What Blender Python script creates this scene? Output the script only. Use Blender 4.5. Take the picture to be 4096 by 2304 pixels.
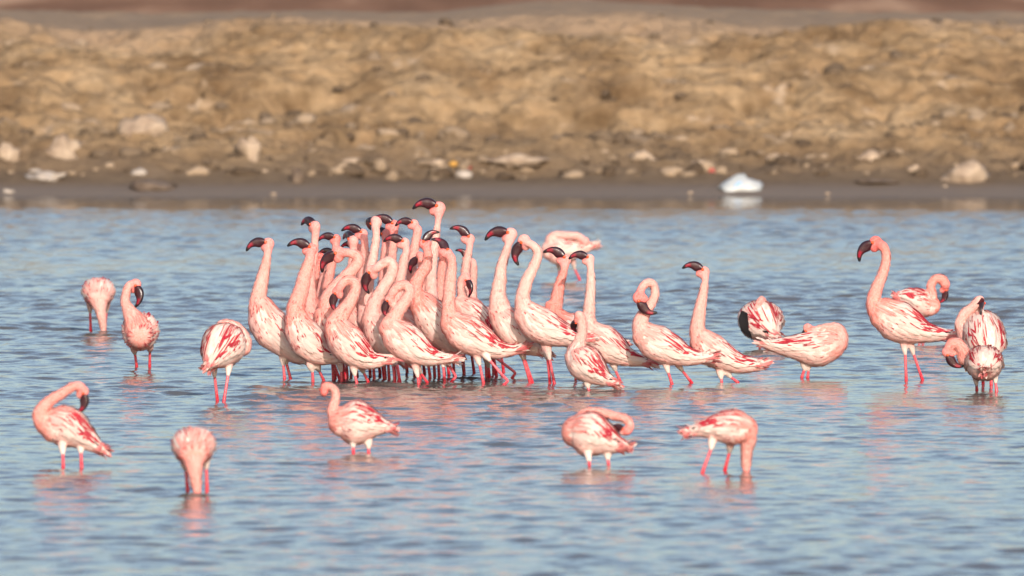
import bpy, math, random
import numpy as np
from mathutils import Vector

# ------------------------------------------------------------------ camera, sky, sun, exposure
scene = bpy.context.scene
for o in list(bpy.data.objects):
    bpy.data.objects.remove(o)
col = scene.collection

CAM_H = 2.73                       # metres above the lake
F_PX = 4096 * 400 / 36.0           # 400 mm lens on a 36 mm sensor, in photo pixels
PITCH = math.atan(1812 / F_PX)
cam_d = bpy.data.cameras.new('camera')
cam_d.lens = 400; cam_d.sensor_width = 36
cam_d.clip_start = 0.5; cam_d.clip_end = 9000
cam = bpy.data.objects.new('camera', cam_d); col.objects.link(cam)
cam.location = (0, 0, CAM_H); cam.rotation_euler = (math.pi / 2 - PITCH, 0, 0)
cam_d.dof.use_dof = True; cam_d.dof.focus_distance = 56.9; cam_d.dof.aperture_fstop = 5.0
scene.camera = cam

SUN_EL, SUN_AZ = math.radians(24), math.radians(171)   # azimuth clockwise from +Y: behind the camera, to its right
world = bpy.data.worlds.new('World'); scene.world = world; world.use_nodes = True
wn = world.node_tree
sky = wn.nodes.new('ShaderNodeTexSky'); sky.sky_type = 'NISHITA'; sky.sun_disc = False
sky.sun_elevation = SUN_EL; sky.sun_rotation = SUN_AZ
sky.air_density = 1.0; sky.dust_density = 2.3; sky.ozone_density = 1.4
wn.links.new(sky.outputs[0], wn.nodes['Background'].inputs[0])
wn.nodes['Background'].inputs[1].default_value = 0.15
sun_d = bpy.data.lights.new('sun', 'SUN'); sun_d.energy = 3.3; sun_d.angle = math.radians(0.6)
sun_d.color = (1.0, 0.89, 0.80)
sun = bpy.data.objects.new('sun', sun_d); col.objects.link(sun)
sv = Vector((math.sin(SUN_AZ) * math.cos(SUN_EL), math.cos(SUN_AZ) * math.cos(SUN_EL), math.sin(SUN_EL)))
sun.rotation_euler = sv.to_track_quat('Z', 'Y').to_euler()
scene.render.engine = 'CYCLES'
scene.view_settings.view_transform = 'Standard'; scene.view_settings.look = 'None'
scene.view_settings.exposure = 0.30; scene.view_settings.gamma = 1.0
scene.render.resolution_x = 1024; scene.render.resolution_y = 576

rng = np.random.default_rng(7)

# ------------------------------------------------------------------ measuring helpers
CT, ST = math.cos(PITCH), math.sin(PITCH)
def ray(px, py):
    xr, yr = (px - 2048) / F_PX, (1152 - py) / F_PX
    return xr, CT + yr * ST, -ST + yr * CT
def on_plane(px, py, Y):
    a, b, c = ray(px, py); t = Y / b
    return np.array([a * t, Y, CAM_H + c * t])
def on_water(px, py):
    a, b, c = ray(px, py); t = -CAM_H / c
    return np.array([a * t, b * t, 0.0])

# ------------------------------------------------------------------ mesh helpers
def mesh_np(name, V, quads=None, tris=None, cols=None, smooth=True):
    V = np.asarray(V, float)
    faces = []
    me = bpy.data.meshes.new(name)
    nq = 0 if quads is None else len(quads); nt = 0 if tris is None else len(tris)
    me.vertices.add(len(V)); me.vertices.foreach_set('co', V.ravel())
    loops = np.concatenate([np.asarray(quads, int).ravel() if nq else np.zeros(0, int),
                            np.asarray(tris, int).ravel() if nt else np.zeros(0, int)])
    me.loops.add(len(loops)); me.loops.foreach_set('vertex_index', loops)
    me.polygons.add(nq + nt)
    starts = np.concatenate([np.arange(nq) * 4, nq * 4 + np.arange(nt) * 3])
    me.polygons.foreach_set('loop_start', starts)
    if smooth:
        me.polygons.foreach_set('use_smooth', np.ones(nq + nt, bool))
    me.update(calc_edges=True); me.validate()
    if cols is not None:
        put_cols(me, cols)
    return me
def put_cols(me, cols):
    a = me.color_attributes.new('Col', 'FLOAT_COLOR', 'POINT')
    c = np.ones((len(me.vertices), 4)); c[:, :3] = cols
    a.data.foreach_set('color', c.ravel())
def obj(name, me, mat, parent=None, kind=None, label=None):
    if mat is not None:
        me.materials.clear(); me.materials.append(mat)
    o = bpy.data.objects.new(name, me); col.objects.link(o)
    if parent is not None: o.parent = parent
    if kind: o['kind'] = kind
    if label: o['label'] = label
    return o
def catmull(P, n):
    P = np.asarray(P, float)
    Q = np.vstack([2 * P[0] - P[1], P, 2 * P[-1] - P[-2]])
    out = []
    for i in range(1, len(Q) - 2):
        t = np.linspace(0, 1, n, endpoint=False)[:, None]
        p0, p1, p2, p3 = Q[i - 1], Q[i], Q[i + 1], Q[i + 2]
        out.append(.5 * (2 * p1 + (p2 - p0) * t + (2 * p0 - 5 * p1 + 4 * p2 - p3) * t ** 2 + (3 * p1 - p0 - 3 * p2 + p3) * t ** 3))
    out.append(P[-1:])
    return np.vstack(out)
def norm(v):
    v = np.asarray(v, float); return v / np.maximum(np.linalg.norm(v, axis=-1, keepdims=True), 1e-9)
def frames(C):
    T = norm(np.gradient(C, axis=0))
    U = np.zeros_like(T); ref = np.array([0, -1.0, 0.15])
    u = norm(ref - T[0] * ref.dot(T[0]))
    for i in range(len(C)):
        u = norm(u - T[i] * u.dot(T[i])); U[i] = u
    return T, U, np.cross(T, U)
def loft(C, ru, rl, U, Lv, nseg=14):
    n = len(C); a = np.arange(nseg) * 2 * np.pi / nseg
    V = C[:, None] + ru[:, None, None] * np.cos(a)[None, :, None] * U[:, None] + rl[:, None, None] * np.sin(a)[None, :, None] * Lv[:, None]
    V = V.reshape(-1, 3)
    i = np.arange(n - 1)[:, None] * nseg; j = np.arange(nseg)[None]; k = (j + 1) % nseg
    q = np.stack([i + j, i + k, i + nseg + k, i + nseg + j], -1).reshape(-1, 4)
    V = np.vstack([V, C[:1], C[-1:]])
    c0, c1 = n * nseg, n * nseg + 1; jj = np.arange(nseg); kk = (jj + 1) % nseg
    t = np.vstack([np.stack([kk, jj, np.full(nseg, c0)], 1), np.stack([(n - 1) * nseg + jj, (n - 1) * nseg + kk, np.full(nseg, c1)], 1)])
    return V, q, t
def rounded(C, r, cap0=True, cap1=True):
    """adds hemispherical ends to a centre line with radii"""
    if cap1:
        T = norm(C[-1] - C[-2]); a = np.radians([20, 40, 58, 72, 82, 88])
        C = np.vstack([C, C[-1] + T * (r[-1] * np.sin(a))[:, None]]); r = np.concatenate([r, r[-1] * np.cos(a)])
    if cap0:
        T = norm(C[0] - C[1]); a = np.radians([20, 40, 58, 72, 82, 88])[::-1]
        C = np.vstack([C[0] + T * (r[0] * np.sin(a))[:, None], C]); r = np.concatenate([r[0] * np.cos(a), r])
    return C, r
class Shell:
    def __init__(s): s.V = []; s.q = []; s.t = []; s.n = 0
    def add(s, V, q, t):
        s.V.append(V); s.q.append(q + s.n); s.t.append(t + s.n); s.n += len(V)
    def mesh(s, name, cols=None):
        return mesh_np(name, np.vstack(s.V), np.vstack(s.q), np.vstack(s.t), cols)

# ------------------------------------------------------------------ materials
def nodes_of(name):
    m = bpy.data.materials.new(name); m.use_nodes = True
    nt = m.node_tree; return m, nt, nt.nodes['Principled BSDF']
def mk(nt, t, **kw):
    n = nt.nodes.new(t)
    for k, v in kw.items():
        if k in n.inputs: n.inputs[k].default_value = v
        else: setattr(n, k, v)
    return n
def mat_col(name, rough, bump=0.0, scale=60.0, var=0.12, spec=0.3, sheen=0.0):
    m, nt, b = nodes_of(name)
    at = mk(nt, 'ShaderNodeAttribute', attribute_name='Col')
    tc = mk(nt, 'ShaderNodeTexCoord')
    nz = mk(nt, 'ShaderNodeTexNoise', Scale=scale, Detail=4.0)
    nt.links.new(tc.outputs['Object'], nz.inputs['Vector'])
    mr = mk(nt, 'ShaderNodeMapRange'); mr.inputs[1].default_value = .3; mr.inputs[2].default_value = .7
    mr.inputs[3].default_value = 1 - var; mr.inputs[4].default_value = 1 + var
    nt.links.new(nz.outputs[0], mr.inputs[0])
    hs = mk(nt, 'ShaderNodeHueSaturation')
    nt.links.new(at.outputs['Color'], hs.inputs['Color']); nt.links.new(mr.outputs[0], hs.inputs['Saturation'])
    nt.links.new(hs.outputs[0], b.inputs['Base Color'])
    b.inputs['Roughness'].default_value = rough; b.inputs['Specular IOR Level'].default_value = spec
    if sheen: b.inputs['Sheen Weight'].default_value = sheen; b.inputs['Sheen Roughness'].default_value = .4
    if bump:
        bp = mk(nt, 'ShaderNodeBump', Strength=bump, Distance=0.004)
        nt.links.new(nz.outputs[0], bp.inputs['Height']); nt.links.new(bp.outputs[0], b.inputs['Normal'])
    return m
M_BODY = mat_col('plumage', .85, .6, 140, .15, .15)
M_FEATHER = mat_col('feather', .7, .2, 200, .15, .2)
def translucent(m, fac):
    nt = m.node_tree; b = nt.nodes['Principled BSDF']; out = nt.nodes['Material Output']
    t = nt.nodes.new('ShaderNodeBsdfTranslucent'); x = nt.nodes.new('ShaderNodeMixShader'); x.inputs[0].default_value = fac
    nt.links.new(b.inputs['Base Color'].links[0].from_socket, t.inputs[0])
    nt.links.new(b.outputs[0], x.inputs[1]); nt.links.new(t.outputs[0], x.inputs[2]); nt.links.new(x.outputs[0], out.inputs[0])
translucent(M_FEATHER, .25)
M_BILL = mat_col('bill_horn', .28, .25, 90, .2, .5)
M_LEG = mat_col('leg_skin', .35, .3, 150, .15, .5)
M_EYE = mat_col('eye', .15, 0, 60, .02, .6)
def water_mat():
    m, nt, b = nodes_of('water')
    b.inputs['Base Color'].default_value = (.095, .088, .080, 1)
    b.inputs['Roughness'].default_value = .06; b.inputs['IOR'].default_value = 1.333
    g = mk(nt, 'ShaderNodeNewGeometry')
    mp = mk(nt, 'ShaderNodeMapping'); mp.inputs['Scale'].default_value = (11, 15, 1)
    nt.links.new(g.outputs['Position'], mp.inputs[0])
    nz = mk(nt, 'ShaderNodeTexNoise', Scale=1.0, Detail=3.0, Roughness=.55)
    nt.links.new(mp.outputs[0], nz.inputs['Vector'])
    sp = mk(nt, 'ShaderNodeSeparateXYZ'); nt.links.new(g.outputs['Position'], sp.inputs[0])
    mr = mk(nt, 'ShaderNodeMapRange', interpolation_type='SMOOTHSTEP')   # the lee of the bank is calm
    for i, v in enumerate((83.5, 82.5, .25, 1.0)): mr.inputs[i + 1].default_value = v
    nt.links.new(sp.outputs[1], mr.inputs[0])
    ml = mk(nt, 'ShaderNodeMath', operation='MULTIPLY'); ml.inputs[1].default_value = .28
    nt.links.new(mr.outputs[0], ml.inputs[0])
    bp = mk(nt, 'ShaderNodeBump', Distance=0.02)
    nt.links.new(ml.outputs[0], bp.inputs['Strength']); nt.links.new(nz.outputs[0], bp.inputs['Height'])
    nt.links.new(bp.outputs[0], b.inputs['Normal'])
    return m
def ramp(nt, stops):
    r = mk(nt, 'ShaderNodeValToRGB'); e = r.color_ramp.elements
    while len(e) < len(stops): e.new(.5)
    for x, (p, c) in zip(e, stops): x.position = p; x.color = (*c, 1)
    return r
def earth_mat():
    m, nt, b = nodes_of('earth')
    g = mk(nt, 'ShaderNodeNewGeometry')
    def noise(scale, detail=6, rough=.6, st=(1, 1, 1)):
        mp = mk(nt, 'ShaderNodeMapping'); mp.inputs['Scale'].default_value = st
        nt.links.new(g.outputs['Position'], mp.inputs[0])
        n = mk(nt, 'ShaderNodeTexNoise', Scale=scale, Detail=detail, Roughness=rough)
        nt.links.new(mp.outputs[0], n.inputs['Vector']); return n
    def mix(fac, a, bb, t='MIX'):
        x = mk(nt, 'ShaderNodeMixRGB', blend_type=t)
        if isinstance(fac, float): x.inputs[0].default_value = fac
        else: nt.links.new(fac, x.inputs[0])
        for i, v in ((1, a), (2, bb)):
            if isinstance(v, tuple): x.inputs[i].default_value = (*v, 1)
            else: nt.links.new(v, x.inputs[i])
        return x.outputs[0]
    n1 = noise(1.1, 7, .62); n2 = noise(3.2, 6, .6, (1, 1, 1.6)); n3 = noise(9, 5, .65)
    r1 = ramp(nt, [(.30, (.145, .092, .050)), (.45, (.21, .140, .078)), (.56, (.275, .191, .110)), (.70, (.345, .250, .152))])
    nt.links.new(n1.outputs[0], r1.inputs[0])
    r2 = ramp(nt, [(.34, (.62, .59, .56)), (.52, (1, 1, 1)), (.68, (1.18, 1.16, 1.14))])
    nt.links.new(n2.outputs[0], r2.inputs[0])
    c = mix(.85, r1.outputs[0], r2.outputs[0], 'MULTIPLY')
    r3 = ramp(nt, [(.35, (.68, .66, .64)), (.6, (1.08, 1.08, 1.08))]); nt.links.new(n3.outputs[0], r3.inputs[0])
    c = mix(.6, c, r3.outputs[0], 'MULTIPLY')
    # pale crumbled chalky clods
    r4 = ramp(nt, [(.60, (0, 0, 0)), (.70, (1, 1, 1))]); n4 = noise(2.3, 6, .62, (.8, 1, 1.3)); nt.links.new(n4.outputs[0], r4.inputs[0])
    c = mix(r4.outputs[0], c, (.38, .29, .205))
    sp = mk(nt, 'ShaderNodeSeparateXYZ'); nt.links.new(g.outputs['Position'], sp.inputs[0])
    # dark damp soil low down, wet mud at the waterline
    nd = noise(1.6, 5, .6)
    ad = mk(nt, 'ShaderNodeMath', operation='MULTIPLY_ADD'); ad.inputs[1].default_value = -.55
    nt.links.new(nd.outputs[0], ad.inputs[0]); nt.links.new(sp.outputs[2], ad.inputs[2])
    mr = mk(nt, 'ShaderNodeMapRange', interpolation_type='SMOOTHSTEP')
    for i, v in enumerate((-.12, .22, .9, 0.0)): mr.inputs[i + 1].default_value = v
    nt.links.new(ad.outputs[0], mr.inputs[0])
    c = mix(mr.outputs[0], c, mix(r3.outputs[0], (.055, .038, .025), (.135, .096, .063)))
    mr2 = mk(nt, 'ShaderNodeMapRange', interpolation_type='SMOOTHSTEP')
    for i, v in enumerate((.10, .03, 0.0, 1.0)): mr2.inputs[i + 1].default_value = v
    nt.links.new(sp.outputs[2], mr2.inputs[0])
    c = mix(mr2.outputs[0], c, (.175, .137, .108))
    # grey trodden crest of the levee, red soil of the plain behind
    ad2 = mk(nt, 'ShaderNodeMath', operation='MULTIPLY_ADD'); ad2.inputs[1].default_value = 1.2
    nt.links.new(n1.outputs[0], ad2.inputs[0]); nt.links.new(sp.outputs[1], ad2.inputs[2])
    mr3 = mk(nt, 'ShaderNodeMapRange', interpolation_type='SMOOTHSTEP')
    for i, v in enumerate((90.9, 91.7, 0.0, .85)): mr3.inputs[i + 1].default_value = v
    nt.links.new(ad2.outputs[0], mr3.inputs[0])
    c = mix(mr3.outputs[0], c, (.265, .188, .125))
    mr4 = mk(nt, 'ShaderNodeMapRange')
    for i, v in enumerate((100., 112., 0.0, 1.0)): mr4.inputs[i + 1].default_value = v
    nt.links.new(sp.outputs[1], mr4.inputs[0])
    n5 = noise(.5, 6, .6, (1.5, .12, 1))
    r5 = ramp(nt, [(.4, (.19, .090, .045)), (.56, (.27, .135, .072)), (.66, (.48, .29, .17))]); nt.links.new(n5.outputs[0], r5.inputs[0])
    c = mix(mr4.outputs[0], c, r5.outputs[0])
    nt.links.new(c, b.inputs['Base Color'])
    rr = mk(nt, 'ShaderNodeMapRange'); 
    for i, v in enumerate((0.0, 1.0, .92, .75)): rr.inputs[i + 1].default_value = v
    nt.links.new(mr2.outputs[0], rr.inputs[0]); nt.links.new(rr.outputs[0], b.inputs['Roughness'])
    b.inputs['Specular IOR Level'].default_value = .12
    bp = mk(nt, 'ShaderNodeBump', Strength=.8, Distance=.03); nt.links.new(n3.outputs[0], bp.inputs['Height'])
    nt.links.new(bp.outputs[0], b.inputs['Normal'])
    return m
def plain_mat(name, c1, c2, scale=12, rough=.7):
    m, nt, b = nodes_of(name)
    tc = mk(nt, 'ShaderNodeTexCoord'); n = mk(nt, 'ShaderNodeTexNoise', Scale=scale, Detail=5.0)
    nt.links.new(tc.outputs['Object'], n.inputs['Vector'])
    r = ramp(nt, [(.35, c1), (.65, c2)]); nt.links.new(n.outputs[0], r.inputs[0])
    nt.links.new(r.outputs[0], b.inputs['Base Color']); b.inputs['Roughness'].default_value = rough
    bp = mk(nt, 'ShaderNodeBump', Strength=.5, Distance=.01); nt.links.new(n.outputs[0], bp.inputs['Height'])
    nt.links.new(bp.outputs[0], b.inputs['Normal'])
    return m

# ------------------------------------------------------------------ water and ground
def rand_field(nx, ny, dx, dy, amp):
    kx = np.fft.fftfreq(nx, dx) * 2 * np.pi; ky = np.fft.fftfreq(ny, dy) * 2 * np.pi
    KX, KY = np.meshgrid(kx, ky); K = np.hypot(KX, KY); K[0, 0] = 1e-6
    A = amp(K, KX, KY); A[0, 0] = 0
    return np.fft.ifft2(np.fft.fft2(rng.standard_normal((ny, nx))) * A).real
def grid_quads(nx, ny):
    i = np.arange(ny - 1)[:, None] * nx; j = np.arange(nx - 1)[None]
    return np.stack([i + j, i + j + 1, i + nx + j + 1, i + nx + j], -1).reshape(-1, 4)
def smoothstep(a, b, x):
    t = np.clip((x - a) / (b - a), 0, 1); return t * t * (3 - 2 * t)

SHORE = 86.0
def build_water():
    dx, dy = .04, .0225
    cx = np.arange(-6.4, 6.4 + 1e-6, dx); cy = np.arange(37., 87.0, dy)
    def spec(lo, hi, p, wd, spread):
        def f(K, KX, KY):
            th = np.arctan2(KY, KX); c = np.abs(np.cos(th - wd)) ** spread
            return np.where((K > 2 * np.pi / hi) & (K < 2 * np.pi / lo), K ** p, 0) * c
        return f
    h = 0
    for lo, hi, p, wd, sp, slope in ((.10, .42, -1.35, 1.40, .7, .074), (.4, 1.3, -1.6, 1.75, 1.2, .028)):
        q = rand_field(len(cx), len(cy), dx, dy, spec(lo, hi, p, wd, sp))
        g = np.gradient(q, dy, axis=0); q *= slope / g.std(); h = h + q
    # gusts: patches of livelier and quieter water
    gust = rand_field(len(cx), len(cy), dx, dy, lambda K, KX, KY: np.exp(-(K * .9) ** 2))
    gust /= gust.std(); h = h * np.clip(1 + .22 * gust, .5, 1.6)
    h = h + 4.5 * h * np.abs(h)                          # sharper crests
    Y = cy[:, None]; X = cx[None]
    edge = 83.15 + .25 * np.sin(X * 1.3) + .18 * np.sin(X * 3.1 + 1)
    h *= .62 + .38 * smoothstep(83, 66, Y)               # short fetch under the far bank
    h *= .40 + .60 * smoothstep(edge + .5, edge - .7, Y)
    h *= smoothstep(6.4, 5.6, np.abs(X)) * smoothstep(37, 38.5, Y) * smoothstep(87, 86, Y)
    sx = np.array([7, 9, 13, 20, 35, 60, 120.]); fx = np.concatenate([-sx[::-1], cx, sx])
    fy = np.concatenate([[-40, -20, 0, 12, 22, 30, 34, 36.], cy, [88., 90.]])
    H = np.zeros((len(fy), len(fx))); H[8:-2, 7:-7] = h
    V = np.stack([np.broadcast_to(fx[None], H.shape), np.broadcast_to(fy[:, None], H.shape), H], -1).reshape(-1, 3)
    obj('lake_water', mesh_np('lake_water', V, grid_quads(len(fx), len(fy))), water_mat(), kind='structure')
build_water()

PROFILE = np.array([  # distance, height of the lake bed, mud flat, bank, levee crest, plain
    (-60, -.2), (60, -.2), (82, -.2), (85.2, -.08), (86.0, .0), (86.4, .045), (86.85, .10), (87.2, .20), (87.7, .34),
    (88.6, .58), (89.4, .84), (90.2, 1.06), (91.0, 1.22), (92.0, 1.255), (94.0, 1.27), (96.5, 1.22), (99, .95), (103, .80),
    (130, .78), (200, .75), (500, .7), (2000, .5), (8000, 0)])
def build_ground():
    yy = np.concatenate([[-60, 0, 40, 70, 80, 83], np.arange(84.5, 87, .05), np.arange(87, 91.5, .022), np.arange(91.5, 96.5, .06),
                         [97, 98, 99, 101, 103, 107, 112, 118, 126, 140, 170, 220, 320, 500, 900, 2000, 4000, 8000]])
    cx = np.arange(-9, 9.001, .036); sx = np.array([9.5, 10.5, 12, 15, 20, 30, 60, 150, 500, 2000, 6000.])
    xx = np.concatenate([-sx[::-1], cx, sx]); nx, ny = len(xx), len(yy)
    z = np.interp(yy, PROFILE[:, 0], PROFILE[:, 1])
    ker = np.ones(9) / 9
    zz = np.repeat(z[:, None], nx, 1)
    i0, i1 = 6, 6 + len(np.arange(84.5, 87, .05)) + len(np.arange(87, 91.5, .022)) + len(np.arange(91.5, 96.5, .06))
    zs = zz[i0:i1, 0]; zp = np.pad(zs, 8, mode='edge'); zs = np.convolve(zp, np.ones(17) / 17, 'valid'); zz[i0:i1] = zs[:, None]
    n, m = i1 - i0, len(cx)
    lum = rand_field(m, n, .036, .03, lambda K, a, b: np.where(K > 2, K, 2) ** -1.75); lum /= lum.std()
    big = rand_field(m, n, .036, .03, lambda K, a, b: np.exp(-(K * .30) ** 2)); big /= big.std()
    rid = 1 - np.abs(rand_field(m, n, .036, .03, lambda K, a, b: np.where(K > 5, K, 5) ** -1.6)); 
    r2 = rand_field(m, n, .036, .03, lambda K, a, b: np.where(K > 6, K, 6) ** -1.5); r2 /= r2.std()
    disp = .045 * lum + .035 * big + .05 * (1 - np.abs(r2))
    yb = yy[i0:i1]
    w = smoothstep(86.6, 87.6, yb) * (1 - .75 * smoothstep(90.6, 91.6, yb)) + .05 * smoothstep(85.9, 86.3, yb)
    w = np.minimum(w, 1)[:, None]
    DX = rand_field(m, n, .036, .03, lambda K, a, b: np.where(K > 3, K, 3) ** -1.8); DX /= DX.std()
    X = np.repeat(xx[None], ny, 0); Y = np.repeat(yy[:, None], nx, 1)
    sl = slice(i0, i1); c0 = len(sx); sc = slice(c0, c0 + m)
    fade = smoothstep(9, 8, np.abs(cx))[None]
    zz[sl, sc] += disp * w * .85 * fade
    Y[sl, sc] -= disp * w * .8 * fade
    X[sl, sc] += DX * .03 * w * fade
    # gentle wandering of the crest line
    zz[sl, sc] += (.05 * np.sin(cx * .9 + 1) + .03 * np.sin(cx * 2.3))[None] * smoothstep(90, 92, yb)[:, None] * smoothstep(97, 95, yb)[:, None] * fade
    V = np.stack([X, Y, zz], -1).reshape(-1, 3)
    obj('ground', mesh_np('ground', V, grid_quads(nx, ny)), earth_mat(), kind='structure')
    return X, Y, zz
GX, GY, GZ = build_ground()
def ground_hit(px, py):
    """first point of the bank along the view ray"""
    a, b, c = ray(px, py)
    for Y in np.arange(85.3, 97, .03):
        t = Y / b; x, z = a * t, CAM_H + c * t
        row = np.abs(GY[:, 300] - Y).argmin(); cc = np.abs(GX[row] - x).argmin()
        if z <= GZ[row, cc]: return np.array([x, Y, GZ[row, cc]])
    return np.array([a * 90 / b, 90, 1.0])

# ------------------------------------------------------------------ flamingo colours (albedo)
WHITE = np.array([.80, .665, .59]); PALE = np.array([.78, .46, .405]); PINK = np.array([.79, .335, .30])
SALMON = np.array([.82, .25, .195]); ROSE = np.array([.80, .13, .13]); CRIM = np.array([.50, .025, .05])
WINE = np.array([.22, .02, .035]); BLACK = np.array([.012, .010, .011]); CREAM = np.array([.73, .57, .50])
def lerp(a, b, t):
    t = np.asarray(t)[..., None]; return a * (1 - t) + b * t

# zoom windows in which the birds were measured: origin and scale to photo pixels
WIN = {0: (0, 0, 4096 / 2576), 1: (960, 760, 1 / 2.862), 2: (1100, 1060, 1 / 2.576), 3: (1700, 760, 1 / 2.862), 4: (1900, 1060, 1 / 2.576),
       5: (2600, 1000, 1 / 2.588), 6: (3196, 860, 1 / 1.958), 7: (100, 1040, 1 / 2.3375), 8: (80, 1480, 1 / 2.498),
       9: (1150, 1480, 1 / 3.813), 10: (2150, 1560, 1 / 2.576), 11: (0, 0, 1)}
def Zm(tag, *pts):
    ox, oy, s = WIN[tag]
    return [(ox + p[0] * s, oy + p[1] * s, (p[2] * s if len(p) > 2 else 0), (p[3] * s if len(p) > 3 else 0)) for p in pts]

def blades(P, W, N, cols, tipcols=None, mid=None):
    """feather blades: P (n,k,3) centre lines, W (n,k,3) half-width vectors -> verts, quads, colours"""
    n, k, _ = P.shape
    V = np.stack([P - W, P + N * 0.18 * np.linalg.norm(W, axis=-1, keepdims=True), P + W], 2)      # slightly cambered
    V = V.reshape(-1, 3)
    base = (np.arange(n) * k * 3)[:, None, None]; i = (np.arange(k - 1) * 3)[None, :, None]; j = np.arange(2)[None, None]
    q = np.stack([base + i + j, base + i + j + 1, base + i + 3 + j + 1, base + i + 3 + j], -1).reshape(-1, 4)
    t = np.linspace(0, 1, k)[None, :, None]
    if tipcols is None: tipcols = cols
    c = cols[:, None] * (1 - t) + tipcols[:, None] * t
    c = np.repeat(c[:, :, None], 3, 2).reshape(-1, 3)
    return V, q, c

PENDING = []
class Bird:
    def __init__(s, contact, label, head, neck, trunk=None, legs=None, facing=-1, tone=.4, red=.5, lat=.86, win=None, group='flamingos packed in the tight cluster',
                 speckle=.1, black=6, headtone=None, open_bill=False, nx=None, white=.5):
        s.contact = contact; s.tone = tone; s.red = red; s.label = label; s.speckle = speckle; s.white = white; s.black = black
        s.headtone = tone if headtone is None else headtone
        if trunk is None:                                  # body mostly hidden by others: same build as its neighbours
            N = (nx, contact - 258); f = -facing
            trunk = [(N[0] + f * a, N[1] + b, r, 0) for a, b, r in ((262, 118, 15), (215, 116, 27), (150, 98, 47), (85, 75, 64), (35, 45, 62), (8, 12, 44))]
            neck = [(N[0] - f * 2, N[1] + 20, 38, 0), (N[0] - f * 4, N[1] - 40, 30, 0)] + neck
            lx = N[0] + f * 95
            legs = [[(lx - 14, N[1] + 140, 0, 0), (lx - 12, N[1] + 165, 0, 0), (lx - 6, contact + 1, 0, 0)],
                    [(lx + 14, N[1] + 135, 0, 0), (lx + 20, N[1] + 160, 0, 0), (lx + 34, contact - 2, 0, 0)]]
        D = on_water(2048, contact)[1]; s.D = D; sc = D / F_PX; s.sc = sc
        X0 = on_plane(np.mean([l[-1][0] for l in legs]), contact, D)[0]
        s.org = np.array([X0, D, 0.0])
        def loc(p): return on_plane(p[0], p[1], D + p[3] * sc) - s.org
        s.loc = loc
        e = bpy.data.objects.new('flamingo', None); col.objects.link(e); e.location = s.org
        e.empty_display_size = .1
        e['label'] = label; e['category'] = 'flamingo'; e['group'] = group
        s.e = e
        # --- trunk loft
        trunk = [(p[0], p[1], p[2] * k, p[3]) for p, k in zip(trunk, [1.35, 1.12] + [1] * 9)]
        tr = catmull([np.append(loc(p), p[2] * sc) for p in trunk], 8)
        C, r = rounded(tr[:, :3], tr[:, 3], True, True)
        # resample evenly
        d = np.concatenate([[0], np.cumsum(np.linalg.norm(np.diff(C, axis=0), axis=1))]); A = d[-1]
        a = np.linspace(0, A, 60); C = np.stack([np.interp(a, d, C[:, i]) for i in range(3)], 1); r = np.interp(a, d, r)
        T = norm(np.gradient(C, axis=0)); 
        axis = norm(C[-1] - C[0]); L0 = norm(np.cross(axis, [0, 0, 1.0]))
        Lv = np.repeat(L0[None], len(C), 0); U = norm(np.cross(Lv, T)); Lv = norm(np.cross(T, U))
        s.tC, s.tr, s.tT, s.tU, s.tL, s.tA, s.ta, s.lat = C, r, T, U, Lv, A, a, lat
        sh = Shell(); sh.add(*loft(C, r, r * lat, U, Lv, 20))
        # --- head frame
        htag, E, Tp = head[0], head[1], head[2]; opt = head[3] if len(head) > 3 else {}
        ox, oy, ws = WIN[htag]
        nd = neck[-1][3]
        ed = opt.get('d', 0) * ws + nd
        E4 = (ox + E[0] * ws, oy + E[1] * ws, 0, ed); ch = math.hypot(Tp[0] - E[0], Tp[1] - E[1]) * ws
        dz = opt.get('dz', 0) * ws
        if opt.get('away'): dz = opt['away'] * math.sqrt(max(0, 88 ** 2 - ch ** 2))
        T4 = (ox + Tp[0] * ws, oy + Tp[1] * ws, 0, ed + dz)
        Ep, Tt = loc(E4), loc(T4); L = np.linalg.norm(Tt - Ep); c = (Tt - Ep) / L
        uh = np.array(opt.get('u', (0, 0, 1)), float); u = norm(uh - c * uh.dot(c)); l = np.cross(c, u)
        s.E, s.L, s.c, s.u, s.l = Ep, L, c, u, l
        # eye is on the camera side: shift the mid-plane of the head away from it
        side = -np.sign(l[1]) if abs(l[1]) > .15 else 0
        mid = Ep - l * side * .20 * L; s.mid = mid
        H = lambda x, y: mid + c * x * L + u * y * L
        for (x, y, rr) in ((-.07, -.12, .295), (.05, -.17, .265), (.15, -.21, .195)):
            ctr = H(x, y); k = 9; th = np.linspace(-np.pi / 2, np.pi / 2, k) * .98
            Cc = ctr + c * (rr * L * np.sin(th))[:, None]; R = rr * L * np.cos(th)
            sh.add(*loft(Cc, R, R * .82, np.repeat(u[None], k, 0), np.repeat(l[None], k, 0), 12))
        # --- neck loft
        npts = [np.append(loc(p), p[2] * sc) for p in neck]; sk = H(-.07, -.13); dn_ = npts[-1][:3] - sk; ln_ = np.linalg.norm(dn_)
        if ln_ > .42 * L: npts.append(np.append(sk + dn_ / ln_ * .24 * L, .225 * L))
        npts += [np.append(H(-.07, -.13), .215 * L)]
        nk = catmull(npts, 8); C, r = nk[:, :3], nk[:, 3]
        d = np.concatenate([[0], np.cumsum(np.linalg.norm(np.diff(C, axis=0), axis=1))])
        a = np.linspace(0, d[-1], 70); C = np.stack([np.interp(a, d, C[:, i]) for i in range(3)], 1); r = np.interp(a, d, r)
        T, U, Lv = frames(C)
        # soft ruffles along the neck
        s.nC, s.nr, s.nT, s.nU, s.nL, s.na = C, r, T, U, Lv, a
        C2, r2 = rounded(C, r)
        T2, U2, L2 = frames(C2); sh.add(*loft(C2, r2, r2, U2, L2, 14))
        # --- thighs and legs
        s.legs = []
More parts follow.
